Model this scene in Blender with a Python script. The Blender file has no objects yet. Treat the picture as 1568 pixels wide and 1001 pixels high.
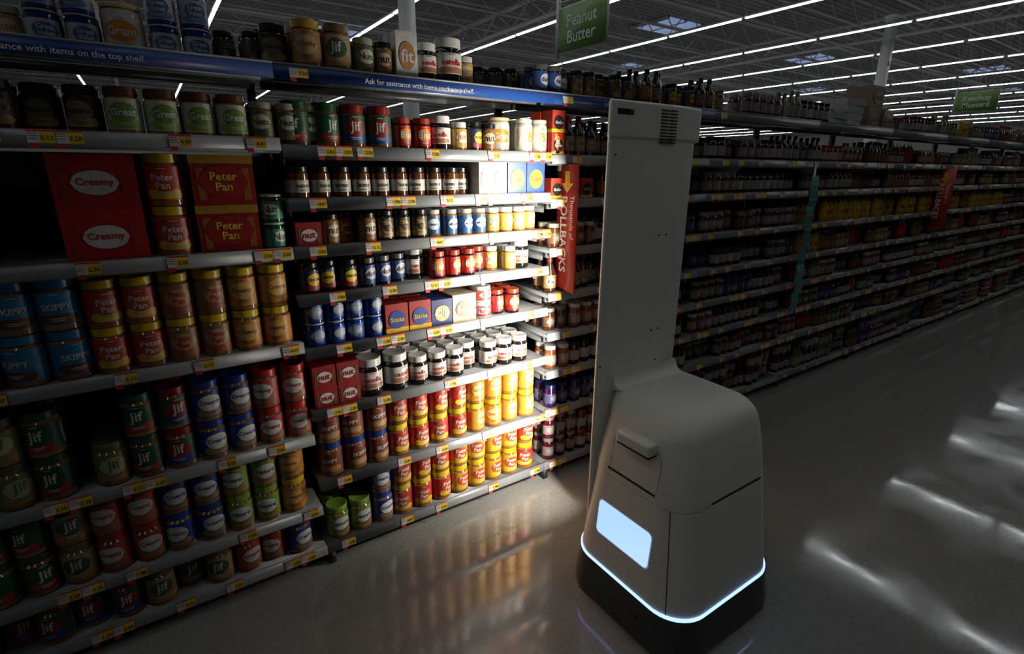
import bpy, math, random
import numpy as np
from mathutils import Matrix, Vector
random.seed(7); np.random.seed(7)
SC=bpy.context.scene
COL=SC.collection
pi=math.pi

# ------------------------------------------------------------------ materials
def nmat(name):
    m=bpy.data.materials.new(name); m.use_nodes=True
    nt=m.node_tree; b=nt.nodes['Principled BSDF']
    return m,nt,b
def pbr(name,col,rough=.5,metal=0.,noise=.0,scale=20.,bump=0.,emit=None,es=0.,coat=0.):
    m,nt,b=nmat(name)
    b.inputs['Base Color'].default_value=(*col,1); b.inputs['Roughness'].default_value=rough
    b.inputs['Metallic'].default_value=metal
    b.inputs['Coat Weight'].default_value=coat
    if noise>0 or bump>0:
        tc=nt.nodes.new('ShaderNodeTexCoord'); n=nt.nodes.new('ShaderNodeTexNoise'); n.inputs['Scale'].default_value=scale
        n.inputs['Detail'].default_value=4
        nt.links.new(tc.outputs['Object'],n.inputs['Vector'])
        if noise>0:
            mx=nt.nodes.new('ShaderNodeMix'); mx.data_type='RGBA'
            mx.inputs[6].default_value=(*[c*(1-noise) for c in col],1); mx.inputs[7].default_value=(*[min(1,c*(1+noise)) for c in col],1)
            nt.links.new(n.outputs['Fac'],mx.inputs[0]); nt.links.new(mx.outputs[2],b.inputs['Base Color'])
        if bump>0:
            bp=nt.nodes.new('ShaderNodeBump'); bp.inputs['Strength'].default_value=bump; bp.inputs['Distance'].default_value=.01
            nt.links.new(n.outputs['Fac'],bp.inputs['Height']); nt.links.new(bp.outputs[0],b.inputs['Normal'])
    if emit:
        b.inputs['Emission Color'].default_value=(*emit,1); b.inputs['Emission Strength'].default_value=es
    return m
def attr_mat(name,rough,metal=0.,coat=0.,k=1.):
    m,nt,b=nmat(name)
    a=nt.nodes.new('ShaderNodeAttribute'); a.attribute_name='col'
    tc=nt.nodes.new('ShaderNodeTexCoord'); n=nt.nodes.new('ShaderNodeTexNoise'); n.inputs['Scale'].default_value=45; n.inputs['Detail'].default_value=3
    nt.links.new(tc.outputs['Object'],n.inputs['Vector'])
    mr=nt.nodes.new('ShaderNodeMapRange'); mr.inputs['From Min'].default_value=.3; mr.inputs['From Max'].default_value=.7
    mr.inputs['To Min'].default_value=.78*k; mr.inputs['To Max'].default_value=1.05*k
    nt.links.new(n.outputs['Fac'],mr.inputs['Value'])
    vm=nt.nodes.new('ShaderNodeVectorMath'); vm.operation='SCALE'
    nt.links.new(a.outputs['Color'],vm.inputs[0]); nt.links.new(mr.outputs[0],vm.inputs['Scale'])
    nt.links.new(vm.outputs[0],b.inputs['Base Color'])
    b.inputs['Roughness'].default_value=rough; b.inputs['Metallic'].default_value=metal; b.inputs['Coat Weight'].default_value=coat
    return m
M_PRINT=attr_mat('printed_label',.42,k=.6)
M_LID=attr_mat('lid_plastic',.3,k=.58)
M_GLASS=attr_mat('jar_glass_contents',.12,coat=.6,k=.5)
PM=[M_PRINT,M_LID,M_GLASS]

# ------------------------------------------------------------------ mesh builder
class T:  # template
    def __init__(s): s.v=[];s.f=[];s.c=[];s.m=[]
    def add(s,v,f,c,m=0):
        o=len(s.v); s.v+= [tuple(p) for p in v]
        for i,q in enumerate(f):
            s.f.append([a+o for a in q]); s.c.append(c[i] if isinstance(c,list) else c); s.m.append(m[i] if isinstance(m,list) else m)
        return s
    def fin(s):
        s.V=np.array(s.v,dtype=np.float64); s.L=np.array([i for q in s.f for i in q],dtype=np.int64)
        s.N=np.array([len(q) for q in s.f],dtype=np.int64); s.C=np.array([tuple(c) for c in s.c],dtype=np.float64); s.M=np.array(s.m,dtype=np.int64)
        return s
class B:
    def __init__(s): s.V=[];s.L=[];s.N=[];s.C=[];s.M=[];s.n=0
    def put(s,t,loc=(0,0,0),rz=0.,sc=(1,1,1),tint=1.):
        if not hasattr(t,'V'): t.fin()
        V=t.V*np.array(sc)
        if rz:
            c,q=math.cos(rz),math.sin(rz); V=np.stack([V[:,0]*c-V[:,1]*q,V[:,0]*q+V[:,1]*c,V[:,2]],1)
        s.V.append(V+np.array(loc)); s.L.append(t.L+s.n); s.N.append(t.N); s.C.append(np.clip(t.C*tint,0,1)); s.M.append(t.M); s.n+=len(V)
    def build(s,name,mats,parent=None,smooth=True,angle=35):
        V=np.concatenate(s.V);L=np.concatenate(s.L);N=np.concatenate(s.N);C=np.concatenate(s.C);Mi=np.concatenate(s.M)
        me=bpy.data.meshes.new(name); me.vertices.add(len(V)); me.loops.add(len(L)); me.polygons.add(len(N))
        me.vertices.foreach_set('co',V.astype(np.float32).ravel()); me.loops.foreach_set('vertex_index',L.astype(np.int32))
        st=np.concatenate([[0],np.cumsum(N)[:-1]]); me.polygons.foreach_set('loop_start',st.astype(np.int32)); 
        me.polygons.foreach_set('material_index',Mi.astype(np.int32))
        me.update(calc_edges=True); me.validate()
        if len(me.polygons)==len(N):
            a=me.attributes.new('col','FLOAT_COLOR','FACE'); a.data.foreach_set('color',np.concatenate([C,np.ones((len(C),1))],1).astype(np.float32).ravel())
        for m in mats: me.materials.append(m)
        if smooth:
            me.polygons.foreach_set('use_smooth',np.ones(len(me.polygons),dtype=bool))
            try: me.set_sharp_from_angle(angle=math.radians(angle))
            except Exception: pass
        o=bpy.data.objects.new(name,me); COL.objects.link(o)
        if parent: o.parent=parent
        return o
def empty(name,loc=(0,0,0)):
    e=bpy.data.objects.new(name,None); e.location=loc; e.empty_display_size=.1; COL.objects.link(e); return e
G=(.5,.5,.5)
def boxT(x0,x1,y0,y1,z0,z1,c=G,m=0,t=None):
    t=t or T()
    v=[(x0,y0,z0),(x1,y0,z0),(x1,y1,z0),(x0,y1,z0),(x0,y0,z1),(x1,y0,z1),(x1,y1,z1),(x0,y1,z1)]
    f=[(0,3,2,1),(4,5,6,7),(0,1,5,4),(1,2,6,5),(2,3,7,6),(3,0,4,7)]
    return t.add(v,f,c,m)
def rod(t,p,q,r,c=G,m=0,n=5):
    p=Vector(p);q=Vector(q);d=(q-p).normalized(); a=d.orthogonal().normalized(); b=d.cross(a)
    v=[];
    for e in (p,q):
        for i in range(n):
            g=2*pi*i/n; v.append(tuple(e+a*(r*math.cos(g))+b*(r*math.sin(g))))
    f=[(i,(i+1)%n,(i+1)%n+n,i+n) for i in range(n)]+[tuple(range(n))[::-1],tuple(range(n,2*n))]
    return t.add(v,f,c,m)

# ------------------------------------------------------------------ text meshes
_tc={}
def text_tris(s,off=.02):
    if (s,off) in _tc: return _tc[(s,off)]
    cu=bpy.data.curves.new('txt','FONT'); cu.body=s; cu.align_x='CENTER'; cu.align_y='CENTER'; cu.resolution_u=2; cu.offset=off; cu.fill_mode='FRONT'
    cu.space_line=.9
    ob=bpy.data.objects.new('txt',cu); COL.objects.link(ob)
    dg=bpy.context.evaluated_depsgraph_get(); ev=ob.evaluated_get(dg); me=ev.to_mesh()
    v=np.array([tuple(a.co) for a in me.vertices]); f=[list(p.vertices) for p in me.polygons]
    ev.to_mesh_clear(); bpy.data.objects.remove(ob); bpy.data.curves.remove(cu)
    v[:,0]-=(v[:,0].min()+v[:,0].max())/2; v[:,1]-=(v[:,1].min()+v[:,1].max())/2
    _tc[(s,off)]=(v,f); return v,f
def text_flat(t,s,w,h,fn,c,m=0,off=.02,keep=True):
    v,f=text_tris(s,off); W=v[:,0].max()*2; H=v[:,1].max()*2
    sx=w/W; sy=h/H
    if keep: sx=sy=min(sx,sy)
    return t.add([fn(a*sx,b*sy) for a,b,_ in v],f,c,m)

# ------------------------------------------------------------------ product templates
def lathe(t,prof,seg=18,cap=True):
    v=[];f=[];c=[];m=[]
    for r,z,_,_ in prof:
        for i in range(seg):
            g=2*pi*i/seg; v.append((r*math.sin(g),-r*math.cos(g),z))
    for k in range(len(prof)-1):
        for i in range(seg):
            j=(i+1)%seg; f.append((k*seg+i,k*seg+j,(k+1)*seg+j,(k+1)*seg+i)); c.append(prof[k][2]); m.append(prof[k][3])
    if cap:
        f.append(tuple((len(prof)-1)*seg+i for i in range(seg))); c.append(prof[-1][2]); m.append(prof[-1][3])
    return t.add(v,f,c,m)
def wrapfn(R,zc,g0=0.):
    return lambda x,y:(R*math.sin(g0+x/R),-R*math.cos(g0+x/R),zc+y)
def blob(t,R,zc,a,b,c,p=2.,n=10,g0=0.):
    v=[];fn=wrapfn(R,zc,g0)
    for i in range(n+1):
        x=-a+2*a*i/n; y=b*(max(0,1-abs(x/a)**p))**(1/p); y=max(y,b*.02); v+= [fn(x,-y),fn(x,y)]
    return t.add(v,[(2*i,2*i+2,2*i+3,2*i+1) for i in range(n)],c,0)
def jar(R,H,lid,label,body,blobc=None,txt=None,tc=(1,1,1),lidh=.17,seg=20,lr=.93,b2=None,p=2.,l0=.12,l1=.76,g0=0.,bs=1.):
    t=T(); ls=1-lidh
    pr=[(R*.86,0,body,2),(R,H*.03,body,2),(R,H*l0,label,0),(R,H*l1,body,2),(R*.97,H*(ls-.06),body,2),(R*.84,H*(ls-.01),lid,1),
        (R*lr,H*ls,lid,1),(R*lr,H*.985,lid,1),(R*(lr-.05),H,lid,1),(R*(lr-.12),H*.99,lid,1)]
    lathe(t,pr,seg)
    zc=H*(l0+l1)/2; hh=H*(l1-l0)/2
    if b2: blob(t,R+.0004,zc-hh*.62,R*1.05,hh*.3,b2,4.,g0=g0)
    if blobc: blob(t,R+.0007,zc+hh*.12,R*.86*bs,hh*.62*bs,blobc,p,g0=g0)
    if txt: 
        text_flat(t,txt,R*1.45*bs,hh*.9,wrapfn(R+.0014,zc+hh*.12,g0),tc,0)
        lc=tuple(.55*x+.1 for x in tc)
        for k,(wd,zz) in enumerate(((.55,-.58),(.4,-.7),(.3,.86))): blob(t,R+.0012,zc+hh*zz,R*wd,hh*.035,lc,8.,4,g0)
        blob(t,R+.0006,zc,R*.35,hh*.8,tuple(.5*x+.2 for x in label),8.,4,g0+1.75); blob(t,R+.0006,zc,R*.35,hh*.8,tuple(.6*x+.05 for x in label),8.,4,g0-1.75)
    return t.fin()
def pbox(w,d,h,c,blobc=None,txt=None,tc=(1,1,1),top=None,band=None,bs=1.,inset=None):
    t=T(); e=.0012
    boxT(-w/2,w/2,-d/2,d/2,0,h,c,0,t)
    if top: boxT(-w/2-e,w/2+e,-d/2-e,d/2+e,h*.84,h+e,top,0,t)
    if band: boxT(-w/2-e,w/2+e,-d/2-e,d/2+e,h*.05,h*.2,band,0,t)
    if inset: 
        for (xa,xb_) in ((-.42,-.3),(.3,.42)): t.add([(xa*w,-d/2-e,h*.1),(xb_*w,-d/2-e,h*.1),(xb_*w,-d/2-e,h*.75),(xa*w,-d/2-e,h*.75)],[(0,1,2,3)],inset,0)
    if blobc:
        n=12;v=[];a=w*.38*bs;b=h*.3*bs
        for i in range(n+1):
            x=-a+2*a*i/n; y=b*math.sqrt(max(0.001,1-(x/a)**2)); v+=[(x,-d/2-e*2,h*.48-y),(x,-d/2-e*2,h*.48+y)]
        t.add(v,[(2*i,2*i+2,2*i+3,2*i+1) for i in range(n)],blobc,0)
    if txt: text_flat(t,txt,w*.6*bs,h*.36*bs,lambda x,y:(x,-d/2-e*3,h*.48+y),tc,0)
    boxT(w/2,w/2+e,-d*.02,d*.02,0,h,tuple(k*.6 for k in c),0,t)
    return t.fin()
def bottle(R,H,cap,label,body,seg=14,g=None,tc=(1,1,1)):
    t=T()
    lathe(t,[(R*.85,0,body,2),(R,H*.03,body,2),(R,H*.14,label,0),(R,H*.5,body,2),(R*.95,H*.58,body,2),(R*.5,H*.76,body,2),(R*.36,H*.84,cap,1),(R*.42,H*.85,cap,1),(R*.4,H*.99,cap,1),(R*.3,H,cap,1)],seg)
    if g: 
        blob(t,R+.0006,H*.32,R*.8,H*.12,tuple(.5*x+.25 for x in label),2.,8)
        text_flat(t,g,R*1.2,H*.09,wrapfn(R+.0013,H*.32),tc,0)
    return t.fin()
def squeeze(R,H,cap,label,body,seg=12):
    t=T()
    lathe(t,[(R*.9,0,body,2),(R,H*.04,body,2),(R*.95,H*.2,label,0),(R*.9,H*.6,body,2),(R*.75,H*.75,body,2),(R*.45,H*.8,cap,1),(R*.4,H*.86,cap,1),(R*.16,H*.88,cap,1),(R*.08,H,cap,1)],seg)
    blob(t,R+.0004,H*.4,R*.6,H*.09,(.6,.1,.05),2.,6)
    return t.fin()
RED=(.62,.02,.02); YEL=(.9,.6,.02); GRN=(.01,.1,.035); LGR=(.28,.5,.05); BLU=(.01,.06,.36); SKY=(.02,.26,.56); WHT=(.85,.84,.8); TAN=(.5,.26,.08); BRN=(.16,.055,.015)
DK=(.02,.012,.01); BLK=(.01,.01,.01); PB=(.42,.19,.05); ORA=(.85,.3,.02); NAV=(.01,.02,.12); GOLD=(.5,.34,.1); MAR=(.2,.01,.02); GRY=(.35,.35,.35)
R_,H_=.0485,.152
P={}
def two(k,fn,*a,**kw):
    P[k]=fn(*a,**kw)
    kw2=dict(kw); 
    if 'txt' in kw2: kw2['txt']=None
    if fn is jar: kw2['seg']=12
    if 'g' in kw2: kw2['g']=None
    P[k+'_']=fn(*a,**kw2)
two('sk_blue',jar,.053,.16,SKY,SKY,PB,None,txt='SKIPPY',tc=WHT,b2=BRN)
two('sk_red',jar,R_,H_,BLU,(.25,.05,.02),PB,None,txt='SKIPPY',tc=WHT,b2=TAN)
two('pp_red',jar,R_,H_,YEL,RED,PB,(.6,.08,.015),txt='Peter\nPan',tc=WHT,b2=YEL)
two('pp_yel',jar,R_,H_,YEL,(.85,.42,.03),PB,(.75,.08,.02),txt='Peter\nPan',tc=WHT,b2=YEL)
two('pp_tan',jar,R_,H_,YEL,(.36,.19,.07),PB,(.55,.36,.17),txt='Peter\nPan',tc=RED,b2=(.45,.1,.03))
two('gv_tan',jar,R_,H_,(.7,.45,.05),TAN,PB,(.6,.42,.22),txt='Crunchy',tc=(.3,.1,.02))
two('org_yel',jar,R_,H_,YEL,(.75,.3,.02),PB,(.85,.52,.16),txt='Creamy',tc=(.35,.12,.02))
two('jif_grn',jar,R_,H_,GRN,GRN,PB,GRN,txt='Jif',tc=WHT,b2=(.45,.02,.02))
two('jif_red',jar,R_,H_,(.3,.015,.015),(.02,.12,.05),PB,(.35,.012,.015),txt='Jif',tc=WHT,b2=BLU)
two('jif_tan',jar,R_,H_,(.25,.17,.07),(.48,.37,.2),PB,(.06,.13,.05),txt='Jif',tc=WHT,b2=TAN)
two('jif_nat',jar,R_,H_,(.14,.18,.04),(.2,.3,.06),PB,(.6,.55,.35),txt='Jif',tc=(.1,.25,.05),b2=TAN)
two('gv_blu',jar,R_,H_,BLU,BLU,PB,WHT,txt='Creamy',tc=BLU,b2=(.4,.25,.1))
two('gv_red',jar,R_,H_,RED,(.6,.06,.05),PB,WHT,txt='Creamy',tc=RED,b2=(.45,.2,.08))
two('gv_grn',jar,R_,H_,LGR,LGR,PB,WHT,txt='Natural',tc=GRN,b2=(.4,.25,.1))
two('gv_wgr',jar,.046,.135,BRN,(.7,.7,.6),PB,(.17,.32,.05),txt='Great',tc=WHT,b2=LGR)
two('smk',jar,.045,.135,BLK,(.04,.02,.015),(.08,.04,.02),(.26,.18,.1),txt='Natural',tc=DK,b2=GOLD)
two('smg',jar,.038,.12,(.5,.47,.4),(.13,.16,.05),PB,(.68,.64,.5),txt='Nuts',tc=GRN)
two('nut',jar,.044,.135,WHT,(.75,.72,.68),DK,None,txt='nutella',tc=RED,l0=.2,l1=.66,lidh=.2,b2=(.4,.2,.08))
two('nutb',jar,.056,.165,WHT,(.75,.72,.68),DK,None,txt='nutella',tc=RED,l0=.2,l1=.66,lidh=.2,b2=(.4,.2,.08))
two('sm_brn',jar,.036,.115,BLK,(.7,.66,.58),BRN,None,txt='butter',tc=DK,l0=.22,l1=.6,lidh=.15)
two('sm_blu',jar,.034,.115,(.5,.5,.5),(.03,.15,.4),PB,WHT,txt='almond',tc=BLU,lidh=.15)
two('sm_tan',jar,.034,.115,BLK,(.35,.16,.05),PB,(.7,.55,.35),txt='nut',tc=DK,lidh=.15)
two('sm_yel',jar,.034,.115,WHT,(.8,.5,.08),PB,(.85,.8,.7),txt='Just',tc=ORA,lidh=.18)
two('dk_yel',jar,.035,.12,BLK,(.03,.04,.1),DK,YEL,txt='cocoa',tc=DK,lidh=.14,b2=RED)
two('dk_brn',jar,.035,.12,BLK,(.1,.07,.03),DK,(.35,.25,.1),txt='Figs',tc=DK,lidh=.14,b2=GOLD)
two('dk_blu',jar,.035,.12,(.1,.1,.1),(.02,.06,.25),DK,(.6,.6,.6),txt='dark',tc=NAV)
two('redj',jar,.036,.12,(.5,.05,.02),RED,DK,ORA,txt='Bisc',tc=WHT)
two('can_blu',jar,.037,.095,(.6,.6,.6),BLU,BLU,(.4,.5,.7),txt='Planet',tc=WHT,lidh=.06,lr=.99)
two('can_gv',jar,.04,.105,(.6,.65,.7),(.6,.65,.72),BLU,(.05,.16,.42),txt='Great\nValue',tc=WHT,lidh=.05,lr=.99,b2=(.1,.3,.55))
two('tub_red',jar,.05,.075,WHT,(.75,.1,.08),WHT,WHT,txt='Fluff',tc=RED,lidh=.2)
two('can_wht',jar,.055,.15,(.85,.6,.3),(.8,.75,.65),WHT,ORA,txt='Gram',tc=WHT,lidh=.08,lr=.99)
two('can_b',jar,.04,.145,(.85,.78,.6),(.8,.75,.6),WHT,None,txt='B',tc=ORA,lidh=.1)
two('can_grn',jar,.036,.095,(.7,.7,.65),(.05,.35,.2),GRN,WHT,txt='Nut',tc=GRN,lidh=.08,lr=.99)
two('syr',bottle,.034,.17,BLK,(.3,.13,.04),DK,g='Syrup',tc=DK)
two('syrb',bottle,.036,.185,(.35,.02,.02),(.4,.25,.1),(.08,.03,.01),g='Pan',tc=DK)
BX={}
BX['red_pack']=pbox(.205,.2,.158,(.5,.012,.012),(.75,.7,.68),'Creamy',RED,bs=.74,inset=(.42,.03,.02))
BX['pp_pack']=pbox(.185,.2,.158,(.32,.012,.008),(.36,.015,.01),'Peter\nPan',YEL,top=(.5,.28,.03),bs=1.05,inset=(.4,.12,.02))
BX['big_pp']=jar(.054,.16,YEL,RED,PB,(.6,.08,.015),txt='Peter\nPan',tc=WHT,b2=YEL)
BX['white_box']=pbox(.07,.1,.145,(.78,.74,.68),(.5,.45,.4),'PB',WHT)
BX['wht_tall']=pbox(.085,.06,.16,WHT,(.6,.3,.12),'fit',WHT)
BX['blu_box']=pbox(.1,.08,.14,(.02,.08,.5),YEL,'Cups',RED)
BX['red_box']=pbox(.075,.08,.1,(.65,.05,.02),BLK,'GoGo',WHT,band=YEL)
BX['mix_box']=pbox(.1,.1,.13,(.45,.03,.02),(.02,.06,.35),'Sticks',YEL,band=YEL)
BX['blk_box']=pbox(.1,.1,.12,(.02,.04,.2),(.6,.5,.2),'Dip',WHT)
BX['tan_box']=pbox(.12,.1,.13,(.7,.55,.35),(.4,.15,.06),'Nut',WHT)
BX['carton']=pbox(.22,.2,.16,(.4,.26,.15),(.55,.45,.35),'Foods',BRN)
BX['wht_tray']=pbox(.25,.2,.05,(.65,.65,.65),None,None)
BX['pack_rw']=pbox(.09,.08,.09,(.42,.02,.02),WHT,'nut',RED,bs=.85,inset=(.25,.1,.05))

pbj=B(); spread=B(); boxed=B(); topg=B()
def width(t): return (t.V[:,0].max()-t.V[:,0].min())
def row(bd,x,z,items,ymin=.018,deep=2,gap=.004,yjit=.006,rj=.45,seed=None):
    for it in items:
        k,n,s=it[:3]
        if k is None: x+=n; continue
        t=P.get(k) or BX[k]; tb=P.get(k+'_') or t; w=width(t); h=t.V[:,2].max(); d=t.V[:,1].max()-t.V[:,1].min()
        isj=k in P or k=='big_pp'
        bb=bd if isj else boxed
        dd=it[3] if len(it)>3 else deep
        for i in range(n):
            back=random.choice((0,0,0,0,.02,.05)) if (s==1 and isj) else 0
            for r in range(dd):
                yy=ymin+d/2+r*(d+.004)+random.uniform(0,yjit)+back
                if yy+d/2>.46: break
                for q in range(s):
                    bb.put(t if r==0 else tb,(x+w/2+random.uniform(-.0015,.0015),yy,z+q*(h+.0005)),rz=random.uniform(-rj,rj) if isj else random.uniform(-.02,.02),tint=random.uniform(.82,1.05))
            x+=w+gap
    return x
LV_A=[.08,.28,.61,1.00,1.36,1.73]
LV_B=[.08,.39,.71,.97,1.18,1.36,1.53,1.71]
LV_R=[.08,.40,.62,.83,1.04,1.265,1.50,1.70]
TOP=1.945
bw=1.17; X0=.40
dz=.012
def a(z): return z+dz
# bay A
row(pbj,-.735,a(1.73),[('smk',7,1),('gv_wgr',4,1),('smg',3,1)])
row(pbj,-.73,a(1.36),[('big_pp',1,2)],deep=2)
row(pbj,-.228,a(1.36),[('red_pack',1,2),(None,.012,0),('big_pp',1,2),(None,.012,0),('pp_pack',1,2),(None,.006,0),('can_grn',1,2)],deep=2)
row(pbj,-.745,a(1.00),[('jif_red',1,2),('gv_tan',1,2),('jif_nat',1,2),('sk_blue',2,2),('pp_red',2,2),('pp_tan',2,2),('org_yel',2,2)],gap=.002)
row(pbj,-.745,a(.61),[('gv_grn',2,2),('jif_nat',1,2),('jif_grn',1,2),(None,.05,0),('jif_nat',1,1),('jif_grn',1,2),('jif_red',1,2),('gv_blu',2,2),('gv_red',2,2)],gap=.002)
row(pbj,-.745,a(.28),[('jif_grn',3,2),('jif_tan',1,2),('gv_red',2,2),('gv_blu',2,2),('gv_grn',2,2),('org_yel',1,2)],gap=.002)
row(pbj,-.745,a(.08),[('jif_red',5,1),('jif_tan',3,1),('gv_red',2,1),('gv_blu',1,1)],gap=.002)
# bay B
xb=X0+.02
row(pbj,xb,a(1.71),[('jif_grn',2,1)],gap=.004)
x=row(pbj,xb+.2,a(1.71),[('jif_red',2,1),(None,.01,0)]); 
x=row(spread,x,a(1.71),[('redj',2,1),('nut',1,1),('sm_yel',1,1),('dk_yel',1,1),('sm_tan',1,1),('can_wht',1,1),('can_b',2,1)],gap=.003)
row(spread,x+.005,a(1.71),[('redj',1,1)])
x=row(spread,xb,a(1.53),[('sm_brn',10,1)],gap=.003)
row(spread,x+.01,a(1.53),[('white_box',2,1),('blu_box',2,1)])
row(spread,xb,a(1.36),[('pack_rw',1,1),('sm_tan',3,1),('dk_brn',3,1),('sm_blu',4,1),('sm_yel',4,1)],gap=.003)
row(spread,xb,a(1.18),[('dk_yel',3,1),('dk_blu',3,1),('nut',1,1),('redj',4,1),('sm_yel',2,1),('nut',1,1)],gap=.003)
row(spread,xb,a(.97),[('can_blu',4,2),('mix_box',2,1),('blk_box',1,1),('tan_box',1,1),('tub_red',1,2),('redj',2,1)],gap=.003,deep=3)
row(spread,xb,a(.71),[('pack_rw',2,2),('nutb',2,1),('nut',7,1)],gap=.003,deep=5)
row(pbj,xb,a(.39),[('sk_red',3,2),('pp_red',4,2),('org_yel',4,2)],gap=.003)
row(pbj,xb,a(.08),[('gv_grn',2,1),('gv_blu',1,2),('pp_red',3,2),('pp_yel',4,2),('pp_red',1,2)],gap=.003)
# start of bay C: red boxes and bottles
xc=X0+bw+.015
row(spread,xc,a(1.70),[('red_box',1,2),('syrb',2,1),('syr',9,1)],gap=.004)
row(spread,xc,a(1.50),[('red_box',1,1),(None,.03,0),('red_box',2,1),('syr',8,1)],gap=.004)
row(spread,xc,a(1.04),[('syrb',4,1),('syr',9,1)],gap=.01)

# ---- top shelf goods
TZ=TOP+.035
row(topg,-.78,TZ,[('can_gv',3,2),('can_wht',1,1),('sm_yel',2,1),('can_gv',3,1)],ymin=.2,gap=.012,deep=1)
row(topg,-.22,TZ,[('can_gv',2,2),('can_wht',1,1),('can_gv',2,2),('dk_brn',4,1)],ymin=.16,gap=.01,deep=2)
x=row(topg,xb-.03,TZ,[('smk',1,1),('gv_tan',1,1),('jif_tan',1,1),('smg',1,1),('sm_tan',1,1)],ymin=.02,gap=.004)
x=row(topg,x,TZ,[('wht_tall',1,1),('nut',1,1),('nutb',1,1)],ymin=.02)
x=row(topg,x,TZ,[('sm_yel',1,1)],ymin=.02)
row(topg,x+.02,TZ,[('dk_brn',4,1),('smg',2,1)],ymin=.2,gap=.004)
row(topg,X0+bw-.06,TZ,[('dk_blu',3,1),('dk_brn',5,1),('syr',4,1),('dk_yel',3,1),('syr',2,1)],ymin=.03,gap=.006)

# ---- far bays
jam=B(); bot=B()
def lowjar(R,H,lid,label,body,lidh=.16):
    t=T(); ls=1-lidh
    lathe(t,[(R*.9,0,body,2),(R,H*.04,body,2),(R,H*.2,label,0),(R,H*.62,body,2),(R*.95,H*(ls-.04),body,2),(R*.85,H*ls,lid,1),(R*.9,H*ls,lid,1),(R*.88,H,lid,1)],12)
    blob(t,R+.0007,H*.42,R*.7,H*.13,tuple(.5*c+.3 for c in label),2.,6)
    return t.fin()
FAR=[lowjar(.036,.13,BLK,(.6,.57,.5),(.08,.005,.03)),lowjar(.036,.13,(.4,.4,.4),(.4,.3,.3),(.15,.01,.02)),lowjar(.036,.12,(.4,.02,.02),(.6,.56,.46),(.3,.01,.03)),
     lowjar(.038,.13,NAV,(.1,.1,.25),(.05,.01,.1)),lowjar(.036,.12,(.5,.45,.35),(.25,.12,.05),BRN),lowjar(.036,.13,WHT,(.5,.3,.25),(.35,.1,.03)),
     lowjar(.036,.12,GOLD,(.5,.4,.2),(.4,.15,.03)),lowjar(.036,.12,(.03,.15,.06),(.3,.36,.18),(.15,.18,.03))]
BOTS=[bottle(.032,.17,(.45,.02,.02),(.35,.1,.05),(.1,.01,.01)),bottle(.033,.17,BLK,(.5,.46,.36),DK),bottle(.03,.16,GOLD,(.35,.18,.05),(.2,.08,.02)),
      squeeze(.036,.18,YEL,(.95,.58,.03),(.95,.6,.04)),squeeze(.036,.18,WHT,(.55,.03,.02),(.5,.03,.02)),bottle(.034,.18,(.1,.3,.14),(.45,.45,.33),(.22,.19,.04))]
NB=30
for i in range(NB):
    x0=X0+bw*(i+1); 
    for li,z in enumerate(LV_R):
        if i==0 and li in (4,6,7): continue
        if i in (2,3) and li==5: ch=[('b',3)]
        elif 2<=i<=5 and li in (4,5): ch=[('b',3),('b',2),('j',6),('b',4)]
        elif 2<=i<=5 and li==6: ch=[('b',2),('j',6),('j',2),('b',1)]
        elif i<2: ch=[('j',0),('j',1),('j',3),('j',2),('b',1),('j',0),('j',4),('j',5)]
        else: ch=[('j',0),('j',1),('j',2),('j',3),('j',4),('j',5),('j',6),('j',7),('b',0),('b',1),('b',2),('b',4),('b',5)]
        gaps=(LV_R+[1.93])[li+1]-z
        xx=x0+.03
        while xx<x0+bw-.08:
            kd,ix=random.choice(ch); t=(FAR if kd=='j' else BOTS)[ix]; n=random.randint(2,4); 
            if kd=='b' and gaps<.195: kd='j'; t=FAR[ix%len(FAR)]
            w=width(t)+.006; h=t.V[:,2].max()
            st=2 if (gaps>.3 and kd=='j') else 1
            bk=random.choice((0,0,0,.03,.06))
            for _ in range(n):
                if xx>x0+bw-.06: break
                for r in range(2 if i<8 else 1):
                    for s in range(st): (jam if kd=='j' else bot).put(t,(xx+w/2,.05+bk+r*.085+random.uniform(0,.01),z+dz+s*(h+.001)),rz=random.uniform(-.5,.5),tint=random.uniform(.75,1.1))
                xx+=w
    if i>=1:
        xx=x0
        while xx<x0+bw-.06:
            kd=random.choice('jjbg'); 
            if kd=='g': xx+=random.uniform(.02,.12); continue
            t=random.choice(FAR if kd=='j' else BOTS); w=width(t)+.008
            for _ in range(random.randint(2,6)):
                if 4.1<xx<5.4 : xx+=w; continue
                for r in range(2): topg.put(t,(xx+w/2,.08+r*.09,TZ),rz=random.uniform(-.5,.5),tint=random.uniform(.6,1.))
                xx+=w
                if xx>x0+bw-.06: break
for (kx,k,n) in ((4.3,'wht_tray',3),(4.62,'wht_tray',4),(4.95,'carton',2),(5.2,'carton',1)):
    t=BX[k]; h=t.V[:,2].max()
    for q in range(n): boxed.put(t,(kx,.2,TZ+q*(h+.002)),rz=random.uniform(-.1,.1),tint=1)
pbj.build('peanut_butter_jars',PM); spread.build('nut_spread_jars',PM); boxed.build('boxed_groceries',PM); topg.build('top_shelf_groceries',PM)
jam_o=jam.build('jam_jars',PM); bot_o=bot.build('condiment_bottles',PM)

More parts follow.
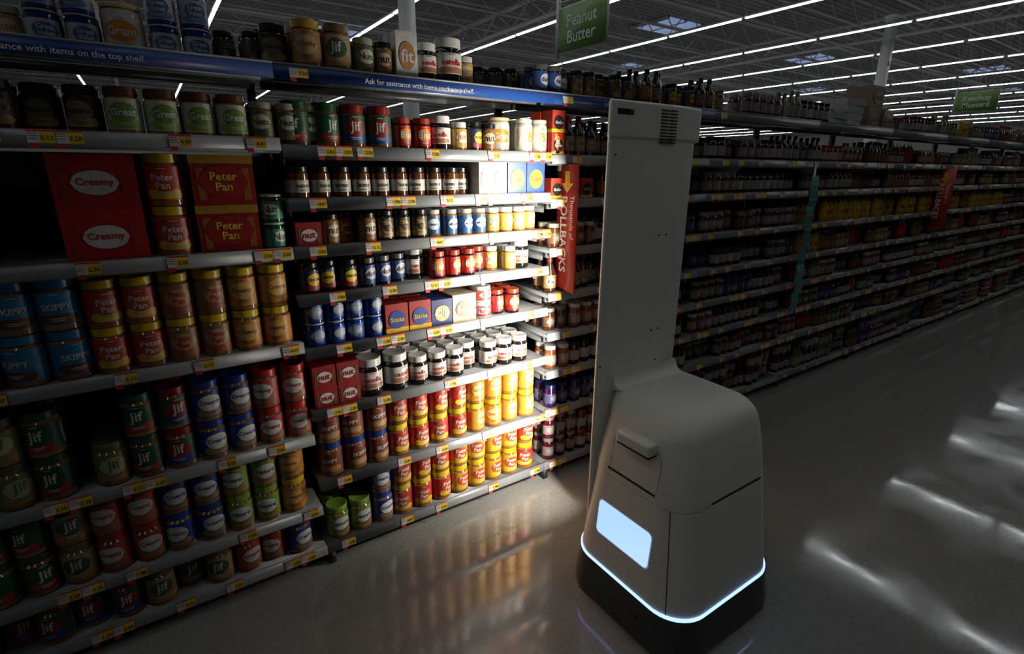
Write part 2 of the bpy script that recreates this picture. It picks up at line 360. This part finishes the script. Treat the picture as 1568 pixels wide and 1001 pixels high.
# ------------------------------------------------------------------ gondola
gond=empty('gondola_shelving')
M_SHELF=pbr('shelf_steel_grey',(.15,.155,.16),.38,.35,.12,30)
M_LIP=pbr('price_rail_grey',(.2,.205,.215),.35,.1,.1,40)
M_BLACK=pbr('backboard_black',(.012,.012,.013),.55,0,.3,50)
M_BLUE=pbr('rail_blue_print',(.012,.05,.22),.35,0,.1,10)
M_TXT=attr_mat('tag_print',.4,k=.75)
sh=B(); tg=B()
def ub(bd,x0,x1,y0,y1,z0,z1,m):
    t=T(); boxT(x0,x1,y0,y1,z0,z1,G,m,t); bd.put(t.fin())
bays=[(-3,X0-3*bw,LV_R),(-2,X0-2*bw,LV_R),(-1,X0-bw,LV_A),(0,X0,LV_B)]+[(i+1,X0+bw*(i+1),LV_R) for i in range(NB)]
def rail(bd,x0,x1,z,m):
    pts=[(.004,z-.024),(-.004,z-.024),(-.008,z-.019),(.0,z+.016),(.006,z+.02),(.012,z+.012)]
    v=[];n=len(pts)
    for xx in (x0,x1): v+=[(xx,y,zz) for y,zz in pts]
    f=[(i,i+n,(i+1)%n+n,(i+1)%n) for i in range(n)]+[tuple(range(n)),tuple(range(n,2*n))[::-1]]
    t=T(); t.add(v,f,G,m); bd.put(t.fin())
tagT={}
def tagtemp(txt,near):
    k=(txt,near)
    if k in tagT: return tagT[k]
    t=T()
    def q(x0,x1,z0,z1,e,c):
        yy=lambda z:-.0045-(.5-(z/.04+.5))*.008
        t.add([(x0,yy(z0)-e,z0),(x1,yy(z0)-e,z0),(x1,yy(z1)-e,z1),(x0,yy(z1)-e,z1)],[(0,1,2,3)],c,0)
    q(-.03,-.004,-.017,.013,.002,(.75,.74,.7)); q(-.004,.03,-.017,.013,.002,(.85,.6,.04)); q(-.03,.03,.013,.018,.002,(.6,.05,.03)); q(-.03,-.01,-.030,-.017,.002,(.55,.04,.03))
    if near:
        text_flat(t,txt,.028,.016,lambda x,y:(x+.013,-.0105+ (y)*.2,y-.003),(.05,.03,.02),0)
        for j in range(3): q(-.028,-.008,.008-j*.007,.010-j*.007,.003,(.2,.2,.2))
    t.fin(); tagT[k]=t; return t
for (bi,x0,lv) in bays:
    x1=x0+bw
    ub(sh,x0,x1,.478,.49,.03,1.70,2)
    ub(sh,x0-.015,x0+.015,.44,.478,.0,1.98,2)
    ub(sh,x0+.01,x1-.01,.05,.47,.0,.055,2)
    ub(sh,x0+.0,x0+.03,.0,.05,.0,.055,2)
    for k,z in enumerate(lv):
        ub(sh,x0+.002,x1-.002,.004,.476,z-.006,z+dz-.001,0)
        if z>.1: 
            ub(sh,x0+.002,x1-.002,.02,.05,z-.03,z-.006,0)
            for bx in (x0+.018,x1-.022): ub(sh,bx,bx+.004,.08,.47,z-.05,z-.006,0)
        rail(sh,x0+.002,x1-.002,z,1)
        near=bi in(-1,0)
        nt=5 if bi<6 else 4
        for j in range(nt):
            tx=x0+.1+(bw-.2)*(j+random.uniform(-.25,.25))/(nt-1)
            tx=min(max(tx,x0+.05),x1-.05)
            tg.put(tagtemp(random.choice(['2.28','3.28','1.98','4.47','2.36','5.12']),near),(tx,0,z),tint=random.uniform(.8,1.1))
            if random.random()<.25: tg.put(tagtemp('2.28',near),(min(tx+.062,x1-.03),0,z))
    ub(sh,x0,x1,.0,.48,TOP+.018,TOP+.03,0)
    ub(sh,x0,x1,-.006,.0,TOP-.012,TOP+.036,3 if bi<2 else 1)
    ub(sh,x0,x1,-.008,.0,TOP+.032,TOP+.038,1)
    ub(sh,x0+.02,x1-.02,.1,.13,TOP-.005,TOP+.018,0)
    ub(sh,x0+.02,x1-.02,.34,.37,TOP-.005,TOP+.018,0)
    if bi in (-1,0,1,2): tg.put(tagtemp('3.28',near),(x0+.08,-.002,TOP+.012))
sh_o=sh.build('shelves',[M_SHELF,M_LIP,M_BLACK,M_BLUE],gond,smooth=False)
for xs,wd in ((-.165,.44),(.93,.45),(2.1,.45)):
    t=T(); text_flat(t,'Ask for assistance with items on the top shelf.',wd,.05,lambda x,y:(xs+x,-.0075,TOP+.004+y),WHT,0,off=.01); tg.put(t.fin(),tint=1.15)
tg_o=tg.build('price_tags',[M_TXT],gond,smooth=False)
# opposite run of shelving across the aisle (faces +y)
g2=empty('gondola_shelving.001',(31,-3.5,0)); g2.rotation_euler=(0,0,pi)
o=bpy.data.objects.new('shelves_opposite',sh_o.data); COL.objects.link(o); o.parent=g2
for so,nm in ((jam_o,'jam_jars.001'),(bot_o,'condiment_bottles.001')):
    o=bpy.data.objects.new(nm,so.data); COL.objects.link(o); o.location=(31,-3.5,0); o.rotation_euler=(0,0,pi)

# ------------------------------------------------------------------ floor, walls, ceiling
def plane(name,x0,x1,y0,y1,z,mat,flip=False):
    me=bpy.data.meshes.new(name); v=[(x0,y0,z),(x1,y0,z),(x1,y1,z),(x0,y1,z)]
    me.from_pydata(v,[],[(0,1,2,3)] if not flip else [(3,2,1,0)]); me.materials.append(mat); o=bpy.data.objects.new(name,me); COL.objects.link(o); return o
XA,XB,YA,YB,ZC=-10,62,-14,46,7.4
m,nt,b=nmat('polished_vinyl_tile')
tc=nt.nodes.new('ShaderNodeTexCoord')
br=nt.nodes.new('ShaderNodeTexBrick'); br.offset=0; br.inputs['Scale'].default_value=1; br.inputs['Brick Width'].default_value=.305; br.inputs['Row Height'].default_value=.305
br.inputs['Mortar Size'].default_value=.0007; br.inputs['Color1'].default_value=(1,1,1,1); br.inputs['Color2'].default_value=(.97,.97,.97,1); br.inputs['Mortar'].default_value=(.86,.86,.86,1)
nt.links.new(tc.outputs['Object'],br.inputs['Vector'])
n1=nt.nodes.new('ShaderNodeTexNoise'); n1.inputs['Scale'].default_value=70; n1.inputs['Detail'].default_value=5; nt.links.new(tc.outputs['Object'],n1.inputs['Vector'])
n2=nt.nodes.new('ShaderNodeTexNoise'); n2.inputs['Scale'].default_value=3.2; n2.inputs['Detail'].default_value=7; nt.links.new(tc.outputs['Object'],n2.inputs['Vector'])
cr=nt.nodes.new('ShaderNodeValToRGB'); cr.color_ramp.elements[0].position=.3; cr.color_ramp.elements[0].color=(.235,.23,.215,1); cr.color_ramp.elements[1].position=.62; cr.color_ramp.elements[1].color=(.29,.285,.265,1)
nt.links.new(n1.outputs['Fac'],cr.inputs['Fac'])
mx=nt.nodes.new('ShaderNodeMix'); mx.data_type='RGBA'; mx.blend_type='MULTIPLY'; mx.inputs[0].default_value=1
nt.links.new(cr.outputs[0],mx.inputs[6]); nt.links.new(br.outputs['Color'],mx.inputs[7]); nt.links.new(mx.outputs[2],b.inputs['Base Color'])
mr=nt.nodes.new('ShaderNodeMapRange'); mr.inputs['From Min'].default_value=.38; mr.inputs['From Max'].default_value=.62; mr.inputs['To Min'].default_value=.05; mr.inputs['To Max'].default_value=.15; nt.links.new(n2.outputs['Fac'],mr.inputs['Value']); nt.links.new(mr.outputs[0],b.inputs['Roughness'])
b.inputs['IOR'].default_value=1.65
n3=nt.nodes.new('ShaderNodeTexNoise'); n3.inputs['Scale'].default_value=9; n3.inputs['Detail'].default_value=2; nt.links.new(tc.outputs['Object'],n3.inputs['Vector'])
bp=nt.nodes.new('ShaderNodeBump'); bp.inputs['Strength'].default_value=.05; bp.inputs['Distance'].default_value=.003; nt.links.new(n3.outputs['Fac'],bp.inputs['Height']); nt.links.new(bp.outputs[0],b.inputs['Normal'])
plane('floor',XA,XB,YA,YB,0,m)
m,nt,b=nmat('ribbed_steel_deck'); tc=nt.nodes.new('ShaderNodeTexCoord'); w=nt.nodes.new('ShaderNodeTexWave'); w.inputs['Scale'].default_value=1.1; w.bands_direction='Y'
nt.links.new(tc.outputs['Object'],w.inputs['Vector']); cr=nt.nodes.new('ShaderNodeValToRGB'); cr.color_ramp.elements[0].color=(.16,.16,.155,1); cr.color_ramp.elements[1].color=(.34,.34,.33,1)
nt.links.new(w.outputs['Fac'],cr.inputs['Fac']); nt.links.new(cr.outputs[0],b.inputs['Base Color']); b.inputs['Roughness'].default_value=.7
plane('ceiling',XA,XB,YA,YB,ZC,m,True)
MW=pbr('painted_block_wall',(.3,.3,.29),.8,0,.1,3)
def wall(name,v):
    me=bpy.data.meshes.new(name); me.from_pydata(v,[],[(0,1,2,3)]); me.materials.append(MW); o=bpy.data.objects.new(name,me); COL.objects.link(o)
wall('wall_back',[(XA,YB,0),(XB,YB,0),(XB,YB,ZC),(XA,YB,ZC)]); wall('wall_front',[(XA,YA,0),(XB,YA,0),(XB,YA,ZC),(XA,YA,ZC)])
wall('wall_left',[(XA,YA,0),(XA,YB,0),(XA,YB,ZC),(XA,YA,ZC)]); wall('wall_right',[(XB,YA,0),(XB,YB,0),(XB,YB,ZC),(XB,YA,ZC)])
M_ST=pbr('truss_paint',(.55,.55,.53),.6,.1,.1,5)
tr=B(); t=T()
zt,zb=7.25,6.45
for yj in np.arange(-12,YB-1,2.0):
    boxT(XA,XB,yj-.035,yj+.035,zt-.06,zt,G,0,t); boxT(XA,XB,yj-.035,yj+.035,zb,zb+.05,G,0,t)
    xs=np.arange(XA,XB,.8)
    for k in range(len(xs)-1):
        rod(t,(xs[k],yj,zb+.02 if k%2 else zt-.03),(xs[k+1],yj,zt-.03 if k%2 else zb+.02),.018,n=4)
for xg in np.arange(-.5,XB,12.):
    boxT(xg-.08,xg+.08,YA,YB,6.35,6.43,G,0,t); boxT(xg-.08,xg+.08,YA,YB,7.0,7.1,G,0,t)
    ys=np.arange(YA,YB,1.)
    for k in range(len(ys)-1): rod(t,(xg,ys[k],6.4 if k%2 else 7.05),(xg,ys[k+1],7.05 if k%2 else 6.4),.035,n=4)
for yc in (9.3,17.7,29.): rod(t,(XA,yc,6.3),(XB,yc,6.3),.05,n=8)
tr.put(t.fin()); tr.build('ceiling_trusses',[M_ST],smooth=False)
M_TUBE=pbr('fluorescent_tube',(1,1,1),.5,emit=(.93,.97,1.),es=8.)
M_HOUS=pbr('fixture_white',(.6,.6,.6),.5)
sl=B(); t=T(); ZL=5.5
for k in range(-2,15):
    xl=2.15+3.88*k
    for yl in np.arange(-5,44,2.5):
        boxT(xl-.06,xl+.06,yl,yl+2.4,ZL+.03,ZL+.08,G,1,t)
        boxT(xl-.036,xl+.036,yl+.02,yl+2.38,ZL,ZL+.03,G,0,t)
    for yl in np.arange(-4,44,4.): rod(t,(xl,yl,ZL+.08),(xl,yl,6.34),.006,m=1,n=3)
sl.put(t.fin()); sl.build('strip_lights',[M_TUBE,M_HOUS],smooth=False)
M_SKY=pbr('skylight_acrylic',(.3,.4,.6),.4,emit=(.45,.6,1.),es=.32)
sk=B(); t=T()
for (sx,sy) in ((7.8,22.8),(7.8,34),(18.8,14.4),(30,14.4),(24,21.4),(41,10),(41,20),(52,12)):
    boxT(sx-1.0,sx+1.0,sy-.9,sy+.9,ZC-.06,ZC-.02,G,0,t)
    boxT(sx-1.1,sx-1.0,sy-1,sy+1,ZC-.12,ZC-.01,G,1,t); boxT(sx+1.0,sx+1.1,sy-1,sy+1,ZC-.12,ZC-.01,G,1,t)
    boxT(sx-.02,sx+.02,sy-1,sy+1,ZC-.1,ZC-.01,G,1,t)
sk.put(t.fin()); sk.build('skylight_panels',[M_SKY,M_ST],smooth=False)
M_COL=pbr('column_white_paint',(.72,.72,.7),.5,0,.06,4)
M_RM=pbr('red_marker',(.5,.03,.02),.5)
for i,(cx,cy) in enumerate(((20.2,6.55),(4.9,9.05))):
    cb=B(); t=T(); r=.13
    boxT(-r,r,-r,r,0,6.34,G,0,t); boxT(-r-.06,r+.06,-r-.06,r+.06,0,.03,G,0,t); boxT(-r-.05,r+.05,-r-.05,r+.05,6.28,6.34,G,0,t)
    boxT(-.05,.05,-r-.01,-r,4.9,5.02,G,1,t)
    cb.put(t.fin()); o=cb.build('steel_column',[M_COL,M_RM],smooth=False); o.location=(cx,cy,0)

# ------------------------------------------------------------------ signs
M_SIGNG=attr_mat('sign_green_print',.4)
def hang_sign(x,y0,y1,z0,z1,txt):
    e=empty('hanging_sign',(x,(y0+y1)/2,z0)); b=B(); t=T(); w=(y1-y0)/2; h=z1-z0
    boxT(-.006,.006,-w,w,0,h,(.75,.8,.65),0,t)
    boxT(-.008,-.0065,-w+.007,w-.007,.007,h-.007,(.19,.38,.09),0,t); boxT(.0065,.008,-w+.007,w-.007,.007,h-.007,(.19,.38,.09),0,t)
    text_flat(t,txt,w*1.3,h*.62,lambda a_,b_:(-.0095,-a_,h/2+b_),(1,1,.95),0,off=0.01)
    b.put(t.fin()); b.build('panel',[M_SIGNG],e,smooth=False)
    b=B(); t=T()
    boxT(-.012,.012,w,w+.02,-.02,h+.06,G,0,t)
    rod(t,(0,w+.01,h+.05),(0,w+.01,6.4-z0),.003); rod(t,(0,-w+.03,h),(0,-w+.03,6.4-z0),.003)
    rod(t,(0,w+.01,h+.04),(0,-w,h+.02),.006)
    b.put(t.fin()); b.build('hanger',[M_COL],e,smooth=False)
hang_sign(2.6,.763,1.26,2.44,2.73,'Peanut\nButter')
hang_sign(10.2,.75,1.25,2.5,2.78,'Ketchup\nMustard')
M_RB=attr_mat('rollback_print',.4)
def blade(x,z0,z1,y0=-.095,y1=.05):
    e=empty('rollback_sign',(x,0,0)); b=B(); t=T(); R1=(.55,.035,.02)
    v=[(-.003,y0,z0),(-.003,y1,z0+.02),(-.003,y1,z1),(-.003,y0,z1),(.003,y0,z0),(.003,y1,z0+.02),(.003,y1,z1),(.003,y0,z1)]
    t.add(v,[(0,3,2,1),(4,5,6,7),(0,1,5,4),(1,2,6,5),(2,3,7,6),(3,0,4,7)],R1,0)
    yc=(y0+y1)/2; H=z1-z0
    text_flat(t,'ROLLBACKS',H*.6,.056,lambda a_,b_:(-.0045,yc+.02-b_,z0+H*.46-a_),(.9,.87,.82),0)
    text_flat(t,'Thousands of',H*.34,.034,lambda a_,b_:(-.0045,yc-.04-b_,z0+H*.6-a_),(.9,.87,.82),0,off=.0)
    za=z1-.03
    t.add([(-.0045,yc+.018,za),(-.0045,yc-.018,za),(-.0045,yc-.018,za-.055),(-.0045,yc+.018,za-.055)],[(0,1,2,3)],(.9,.6,.05),0)
    t.add([(-.0045,yc+.042,za-.055),(-.0045,yc-.042,za-.055),(-.0045,yc,za-.1)],[(0,1,2)],(.9,.6,.05),0)
    b.put(t.fin()); b.build('panel',[M_RB],e,smooth=False)
    b=B(); t=T(); boxT(-.006,.006,y1-.02,y1+.01,z1-.03,z1+.02,G,0,t); b.put(t.fin()); b.build('clip',[M_LIP],e,smooth=False)
blade(1.655,1.065,1.675)
blade(6.4,1.12,1.68)
e=empty('packet_clip_strip',(3.9,-.03,0)); b=B(); t=T(); boxT(-.012,.012,-.002,.002,.62,1.68,(.6,.6,.6),0,t)
for k in range(9):
    z=1.5-k*.105
    w=.055; ox=.014*math.sin(k*2.1)
    v=[(ox-w,-.004,z),(ox+w,-.004,z),(ox+w,-.02,z+.06),(ox+w*.9,-.008,z+.12),(ox-w*.9,-.008,z+.12),(ox-w,-.02,z+.06)]
    t.add(v,[(0,1,2,5),(5,2,3,4)],random.choice([(.04,.3,.26),(.07,.42,.36),(.03,.2,.2)]),0)
    t.add([(ox-w*.7,-.0215,z+.055),(ox+w*.7,-.0215,z+.055),(ox+w*.7,-.0145,z+.085),(ox-w*.7,-.0145,z+.085)],[(0,1,2,3)],(.4,.1,.07),0)
b.put(t.fin()); b.build('packets',[M_RB],e,smooth=False)

# ------------------------------------------------------------------ robot
rob=empty('shelf_scanning_robot',(1.52,-.88,0))
RX,RY=1.52,-.88
M_SHELL=pbr('robot_shell_grey',(.76,.755,.675),.42,0,.02,6,coat=.05)
M_SHELL2=pbr('robot_shell_grey_tower',(.79,.785,.70),.45,0,.02,6)
M_DARK=pbr('robot_base_dark',(.05,.05,.05),.45,0,.1,30)
M_GROOVE=pbr('seam_black',(.01,.01,.01),.7)
M_LINE=pbr('seam_line_grey',(.12,.12,.11),.7)  # dark grey of the shell seam and the thin door outline
M_LED=pbr('led_strip',(.3,.4,.8),.4,emit=(.33,.5,1.),es=1.9)
M_SCR=pbr('lit_status_panel',(.5,.65,1),.4,emit=(.36,.56,1.),es=1.25)
def rring(x0,x1,y0,y1,r,z,n=10):
    pts=[]
    for cx,cy,g0 in ((x1-r,y1-r,0),(x0+r,y1-r,pi/2),(x0+r,y0+r,pi),(x1-r,y0+r,1.5*pi)):
        for i in range(n+1):
            g=g0+(pi/2)*i/n; pts.append((cx+r*math.cos(g)-RX,cy+r*math.sin(g)-RY,z))
    return pts
def loft(name,secs,mat,cap0=True,cap1=True,angle=40,par=rob):
    v=[];n=len(rring(0,1,0,1,.1,0))
    for s in secs: v+=rring(*s)
    f=[]
    for k in range(len(secs)-1):
        for i in range(n): j=(i+1)%n; f.append((k*n+i,k*n+j,(k+1)*n+j,(k+1)*n+i))
    if cap0: f.append(tuple(range(n))[::-1])
    if cap1: f.append(tuple((len(secs)-1)*n+i for i in range(n)))
    t=T(); t.add(v,f,G,0); b=B(); b.put(t.fin()); return b.build(name,[mat],par,True,angle)
loft('base_skirt',[(1.23,1.835,-1.18,-.61,.13,0),(1.215,1.85,-1.195,-.595,.14,.012),(1.215,1.85,-1.195,-.595,.14,.05),(1.232,1.828,-1.178,-.61,.13,.168)],M_DARK)
loft('led_ring',[(1.23,1.83,-1.18,-.608,.13,.168),(1.23,1.83,-1.18,-.608,.13,.178)],M_LED)
def lerp(z):
    k=(z-.179)/(.58-.179); return (1.234+.032*k,1.825-.02*k,-1.175+.06*k,-.612-.048*k,.13-.02*k,z)
loft('lower_shell',[lerp(.179),lerp(.3),lerp(.45),lerp(.557)],M_SHELL)
b0=(1.262,1.806,-1.117,-.655)
loft('seam',[(b0[0]+.004,b0[1]-.004,b0[2]+.004,b0[3]-.004,.11,.55),(b0[0]+.004,b0[1]-.004,b0[2]+.004,b0[3]-.004,.11,.57)],M_LINE)
secs=[]
rr=.1; ztop=.852
L_,R2,F_,K_=.028,.016,.04,.035
secs.append((*b0,.11,.560)); secs.append((b0[0]+L_*.4,b0[1]-R2*.4,b0[2]+F_*.4,b0[3]-K_*.4,.105,.66)); secs.append((b0[0]+L_*.9,b0[1]-R2*.9,b0[2]+F_*.9,b0[3]-K_*.9,.1,ztop-rr))
for i in range(1,11):
    g=pi/2*i/10; ins=rr*(1-math.cos(g)); zz=ztop-rr+rr*math.sin(g)
    secs.append((b0[0]+L_+ins,b0[1]-R2-ins*.8,b0[2]+F_+ins,b0[3]-K_+.02*i/10,max(.03,.1-ins*.5),zz))
loft('upper_shell',secs,M_SHELL,angle=60)
def prism(name,poly,z0,z1,mat,bev=.006,par=rob,seg=3):
    me=bpy.data.meshes.new(name); n=len(poly)
    v=[(x-RX,y-RY,z0) for x,y in poly]+[(x-RX,y-RY,z1) for x,y in poly]
    f=[tuple(range(n))[::-1],tuple(range(n,2*n))]+[(i,(i+1)%n,(i+1)%n+n,i+n) for i in range(n)]
    me.from_pydata(v,[],f); me.materials.append(mat); o=bpy.data.objects.new(name,me); COL.objects.link(o); o.parent=par
    if bev: 
        md=o.modifiers.new('b','BEVEL'); md.width=bev; md.segments=seg; md.limit_method='ANGLE'; md.angle_limit=math.radians(12)
    me.polygons.foreach_set('use_smooth',np.ones(len(me.polygons),dtype=bool)); me.set_sharp_from_angle(angle=math.radians(40))
    return o
prism('mast',[(1.272,-.68),(1.60,-.68),(1.735,-.655),(1.745,-.635),(1.745,-.50),(1.45,-.50),(1.275,-.665)],.06,1.80,M_SHELL2,.01)
prism('mast_head',[(1.268,-.684),(1.605,-.684),(1.758,-.658),(1.775,-.635),(1.775,-.497),(1.45,-.497),(1.271,-.667)],1.75,1.87,M_SHELL2,.012)
t=T();v=[];n=8;R=.05
for xx in (1.36,1.72):
    for i in range(n+1):
        g=pi/2*i/n; v.append((xx-RX,-.679-R+R*math.sin(g)-RY,.8515+R-R*math.cos(g)))
    v.append((xx-RX,-.67-RY,.84))
k=n+2
t.add(v,[(i,i+1,i+1+k,i+k) for i in range(n)]+[tuple(range(k)),tuple(range(k,2*k))[::-1]],G,0)
b=B();b.put(t.fin());b.build('mast_fillet',[M_SHELL],rob)
def rb(name,x0,x1,y0,y1,z0,z1,mat,bev=.004):
    return prism(name,[(x0,y0),(x1,y0),(x1,y1),(x0,y1)],z0,z1,mat,bev)
rb('camera_slot',1.295,1.37,-.6852,-.68,1.825,1.843,M_GROOVE,.001)
rb('camera_lens',1.345,1.362,-.688,-.683,1.827,1.841,M_DARK,.002)
t=T()
for i in range(11):
    for j in range(2):
        x0=1.505+j*.045; z=1.742+i*.0105
        boxT(x0-RX,x0+.04-RX,-.6855-RY,-.682-RY,z,z+.0045,G,0,t)
b=B();b.put(t.fin());b.build('vent_slots',[M_GROOVE],rob,False)
t=T()
for (x,z) in ((1.30,1.70),(1.55,1.42),(1.59,1.42),(1.55,1.05),(1.59,1.05),(1.59,.92),(1.285,.95)):
    boxT(x-.003-RX,x+.003-RX,-.6825-RY,-.68-RY,z-.003,z+.003,G,0,t)
b=B();b.put(t.fin());b.build('mast_screws',[M_GROOVE],rob,False)
rb('handle_grip',1.238,1.29,-.98,-.825,.728,.772,M_SHELL,.01)
rb('handle_underside',1.244,1.29,-.975,-.83,.720,.730,M_GROOVE,.002)
def fxu(z):
    return 1.262+ (z-.56)/.10*.0112 if z<.66 else 1.2732+(z-.66)/(.752-.66)*.014
t=T()
def strip(pts,wd,e=.0012):
    for (y0,z0),(y1,z1) in zip(pts[:-1],pts[1:]):
        dy_,dz_=y1-y0,z1-z0; L=math.hypot(dy_,dz_); ny,nz=-dz_/L*wd/2,dy_/L*wd/2
        q=[(y0-ny,z0-nz),(y1-ny,z1-nz),(y1+ny,z1+nz),(y0+ny,z0+nz)]
        t.add([(fxu(z)-e-RX,y-RY,z) for y,z in q],[(0,1,2,3)],G,0)
strip([(-.775,.588),(-1.0,.588)],.009)
b=B();b.put(t.fin());b.build('side_slot',[M_GROOVE],rob,False)
t=T(); strip([(-.785,.592),(-.785,.715),(-.79,.74)],.002); strip([(-1.0,.592),(-1.005,.62),(-1.005,.70),(-.995,.725),(-.975,.74)],.002)
b=B();b.put(t.fin());b.build('side_door_outline',[M_LINE],rob,False)
def fy(z): return -1.117+(z-.56)/.1*.016
t=T(); t.add([(1.42-RX,fy(.563)-.0012-RY,.561),(1.71-RX,fy(.563)-.0012-RY,.561),(1.71-RX,fy(.57)-.0012-RY,.569),(1.42-RX,fy(.57)-.0012-RY,.569)],[(0,1,2,3)],G,0)
b=B();b.put(t.fin());b.build('front_slot',[M_GROOVE],rob,False)
def sidepanel(name,y0,y1,z0,z1,r,mat,off):
    pts=[]
    for cy,cz,g0 in ((y1-r,z1-r,0),(y0+r,z1-r,pi/2),(y0+r,z0+r,pi),(y1-r,z0+r,1.5*pi)):
        for i in range(7):
            g=g0+pi/2*i/6; pts.append((cy+r*math.cos(g),cz+r*math.sin(g)))
    fx=lambda z:lerp(z)[0]
    n=len(pts); v=[(fx(z)-off-RX,y-RY,z) for y,z in pts]+[(fx(z)+.01-RX,y-RY,z) for y,z in pts]
    t=T(); t.add(v,[tuple(range(n))]+[(i,(i+1)%n,(i+1)%n+n,i+n) for i in range(n)],G,0); b=B(); b.put(t.fin()); b.build(name,[mat],rob,False)
sidepanel('panel_bezel',-1.018,-.75,.300,.448,.02,M_SHELL2,.0012)
sidepanel('status_panel',-1.012,-.756,.305,.443,.018,M_SCR,.0025)
t=T()
z0_,z1_=.18,.56
x_0,_,y_0,_,r0,_=lerp(z0_); x_1,_,y_1,_,r1,_=lerp(z1_); g=pi*1.25-.3
def cp(x,y,r,e): return (x+r+(r+e)*math.cos(g)-RX,y+r+(r+e)*math.sin(g)-RY)
p0=cp(x_0,y_0,r0,.0012);p1=cp(x_1,y_1,r1,.0012); tx,ty=-math.sin(g)*.0014,math.cos(g)*.0014
t.add([(p0[0]-tx,p0[1]-ty,z0_),(p0[0]+tx,p0[1]+ty,z0_),(p1[0]+tx,p1[1]+ty,z1_),(p1[0]-tx,p1[1]-ty,z1_)],[(0,1,2,3)],G,0)
b=B();b.put(t.fin());b.build('corner_seam',[M_GROOVE],rob,False)
t=T(); yb=lerp(.26)[2]-.0012-RY
t.add([(1.63-RX,yb-.004,.225),(1.70-RX,yb-.004,.225),(1.70-RX,yb+.003,.27),(1.63-RX,yb+.003,.27)],[(0,1,2,3)],G,0)
b=B();b.put(t.fin());b.build('badge',[pbr('badge_grey',(.5,.5,.48),.3)],rob,False)
t=T(); rod(t,(1.24-RX,-1.0-RY,.09),(1.2205-RX,-1.0-RY,.09),.014,n=14)
b=B();b.put(t.fin());b.build('bumper_sensor',[M_GROOVE],rob,False)
# inspection lamp on shelf side of the mast
rb('lamp_housing',1.49,1.60,-.51,-.497,.2,1.78,M_DARK,.002)
rb('lamp_baffle',1.556,1.559,-.498,-.40,.2,1.78,M_DARK,0)
ld=bpy.data.lights.new('inspection_lamp','AREA'); ld.shape='RECTANGLE'; ld.size=.014; ld.size_y=1.55; ld.energy=38; ld.color=(1,.94,.82); ld.spread=math.radians(125)
lo=bpy.data.objects.new('inspection_lamp',ld); COL.objects.link(lo); lo.parent=rob
ang=math.radians(13); dx,dy=-math.sin(ang),math.cos(ang)
lo.matrix_local=Matrix(((dy,0,-dx,1.542-RX),(-dx,0,-dy,-.482-RY),(0,1,0,1.0),(0,0,0,1))) 

# ------------------------------------------------------------------ world + camera
w=bpy.data.worlds.new('world'); SC.world=w; w.use_nodes=True; w.node_tree.nodes['Background'].inputs[0].default_value=(.02,.022,.025,1)
SC.view_settings.view_transform='Standard'; SC.view_settings.look='None'; SC.view_settings.exposure=0
f,pt,ro,ya=795.68,.29386,.00572,.97294
fw=Vector((math.cos(ya)*math.cos(pt),math.sin(ya)*math.cos(pt),-math.sin(pt)))
r=Vector((math.sin(ya),-math.cos(ya),0)); u=r.cross(fw)
r2=r*math.cos(ro)+u*math.sin(ro); u2=-r*math.sin(ro)+u*math.cos(ro)
cd=bpy.data.cameras.new('camera'); c=bpy.data.objects.new('camera',cd); COL.objects.link(c)
cd.sensor_width=36; cd.lens=36*f/1568; cd.clip_start=.05; cd.clip_end=200
c.matrix_world=Matrix(((r2.x,u2.x,-fw.x,0),(r2.y,u2.y,-fw.y,-1.987),(r2.z,u2.z,-fw.z,1.65),(0,0,0,1)))
SC.camera=c
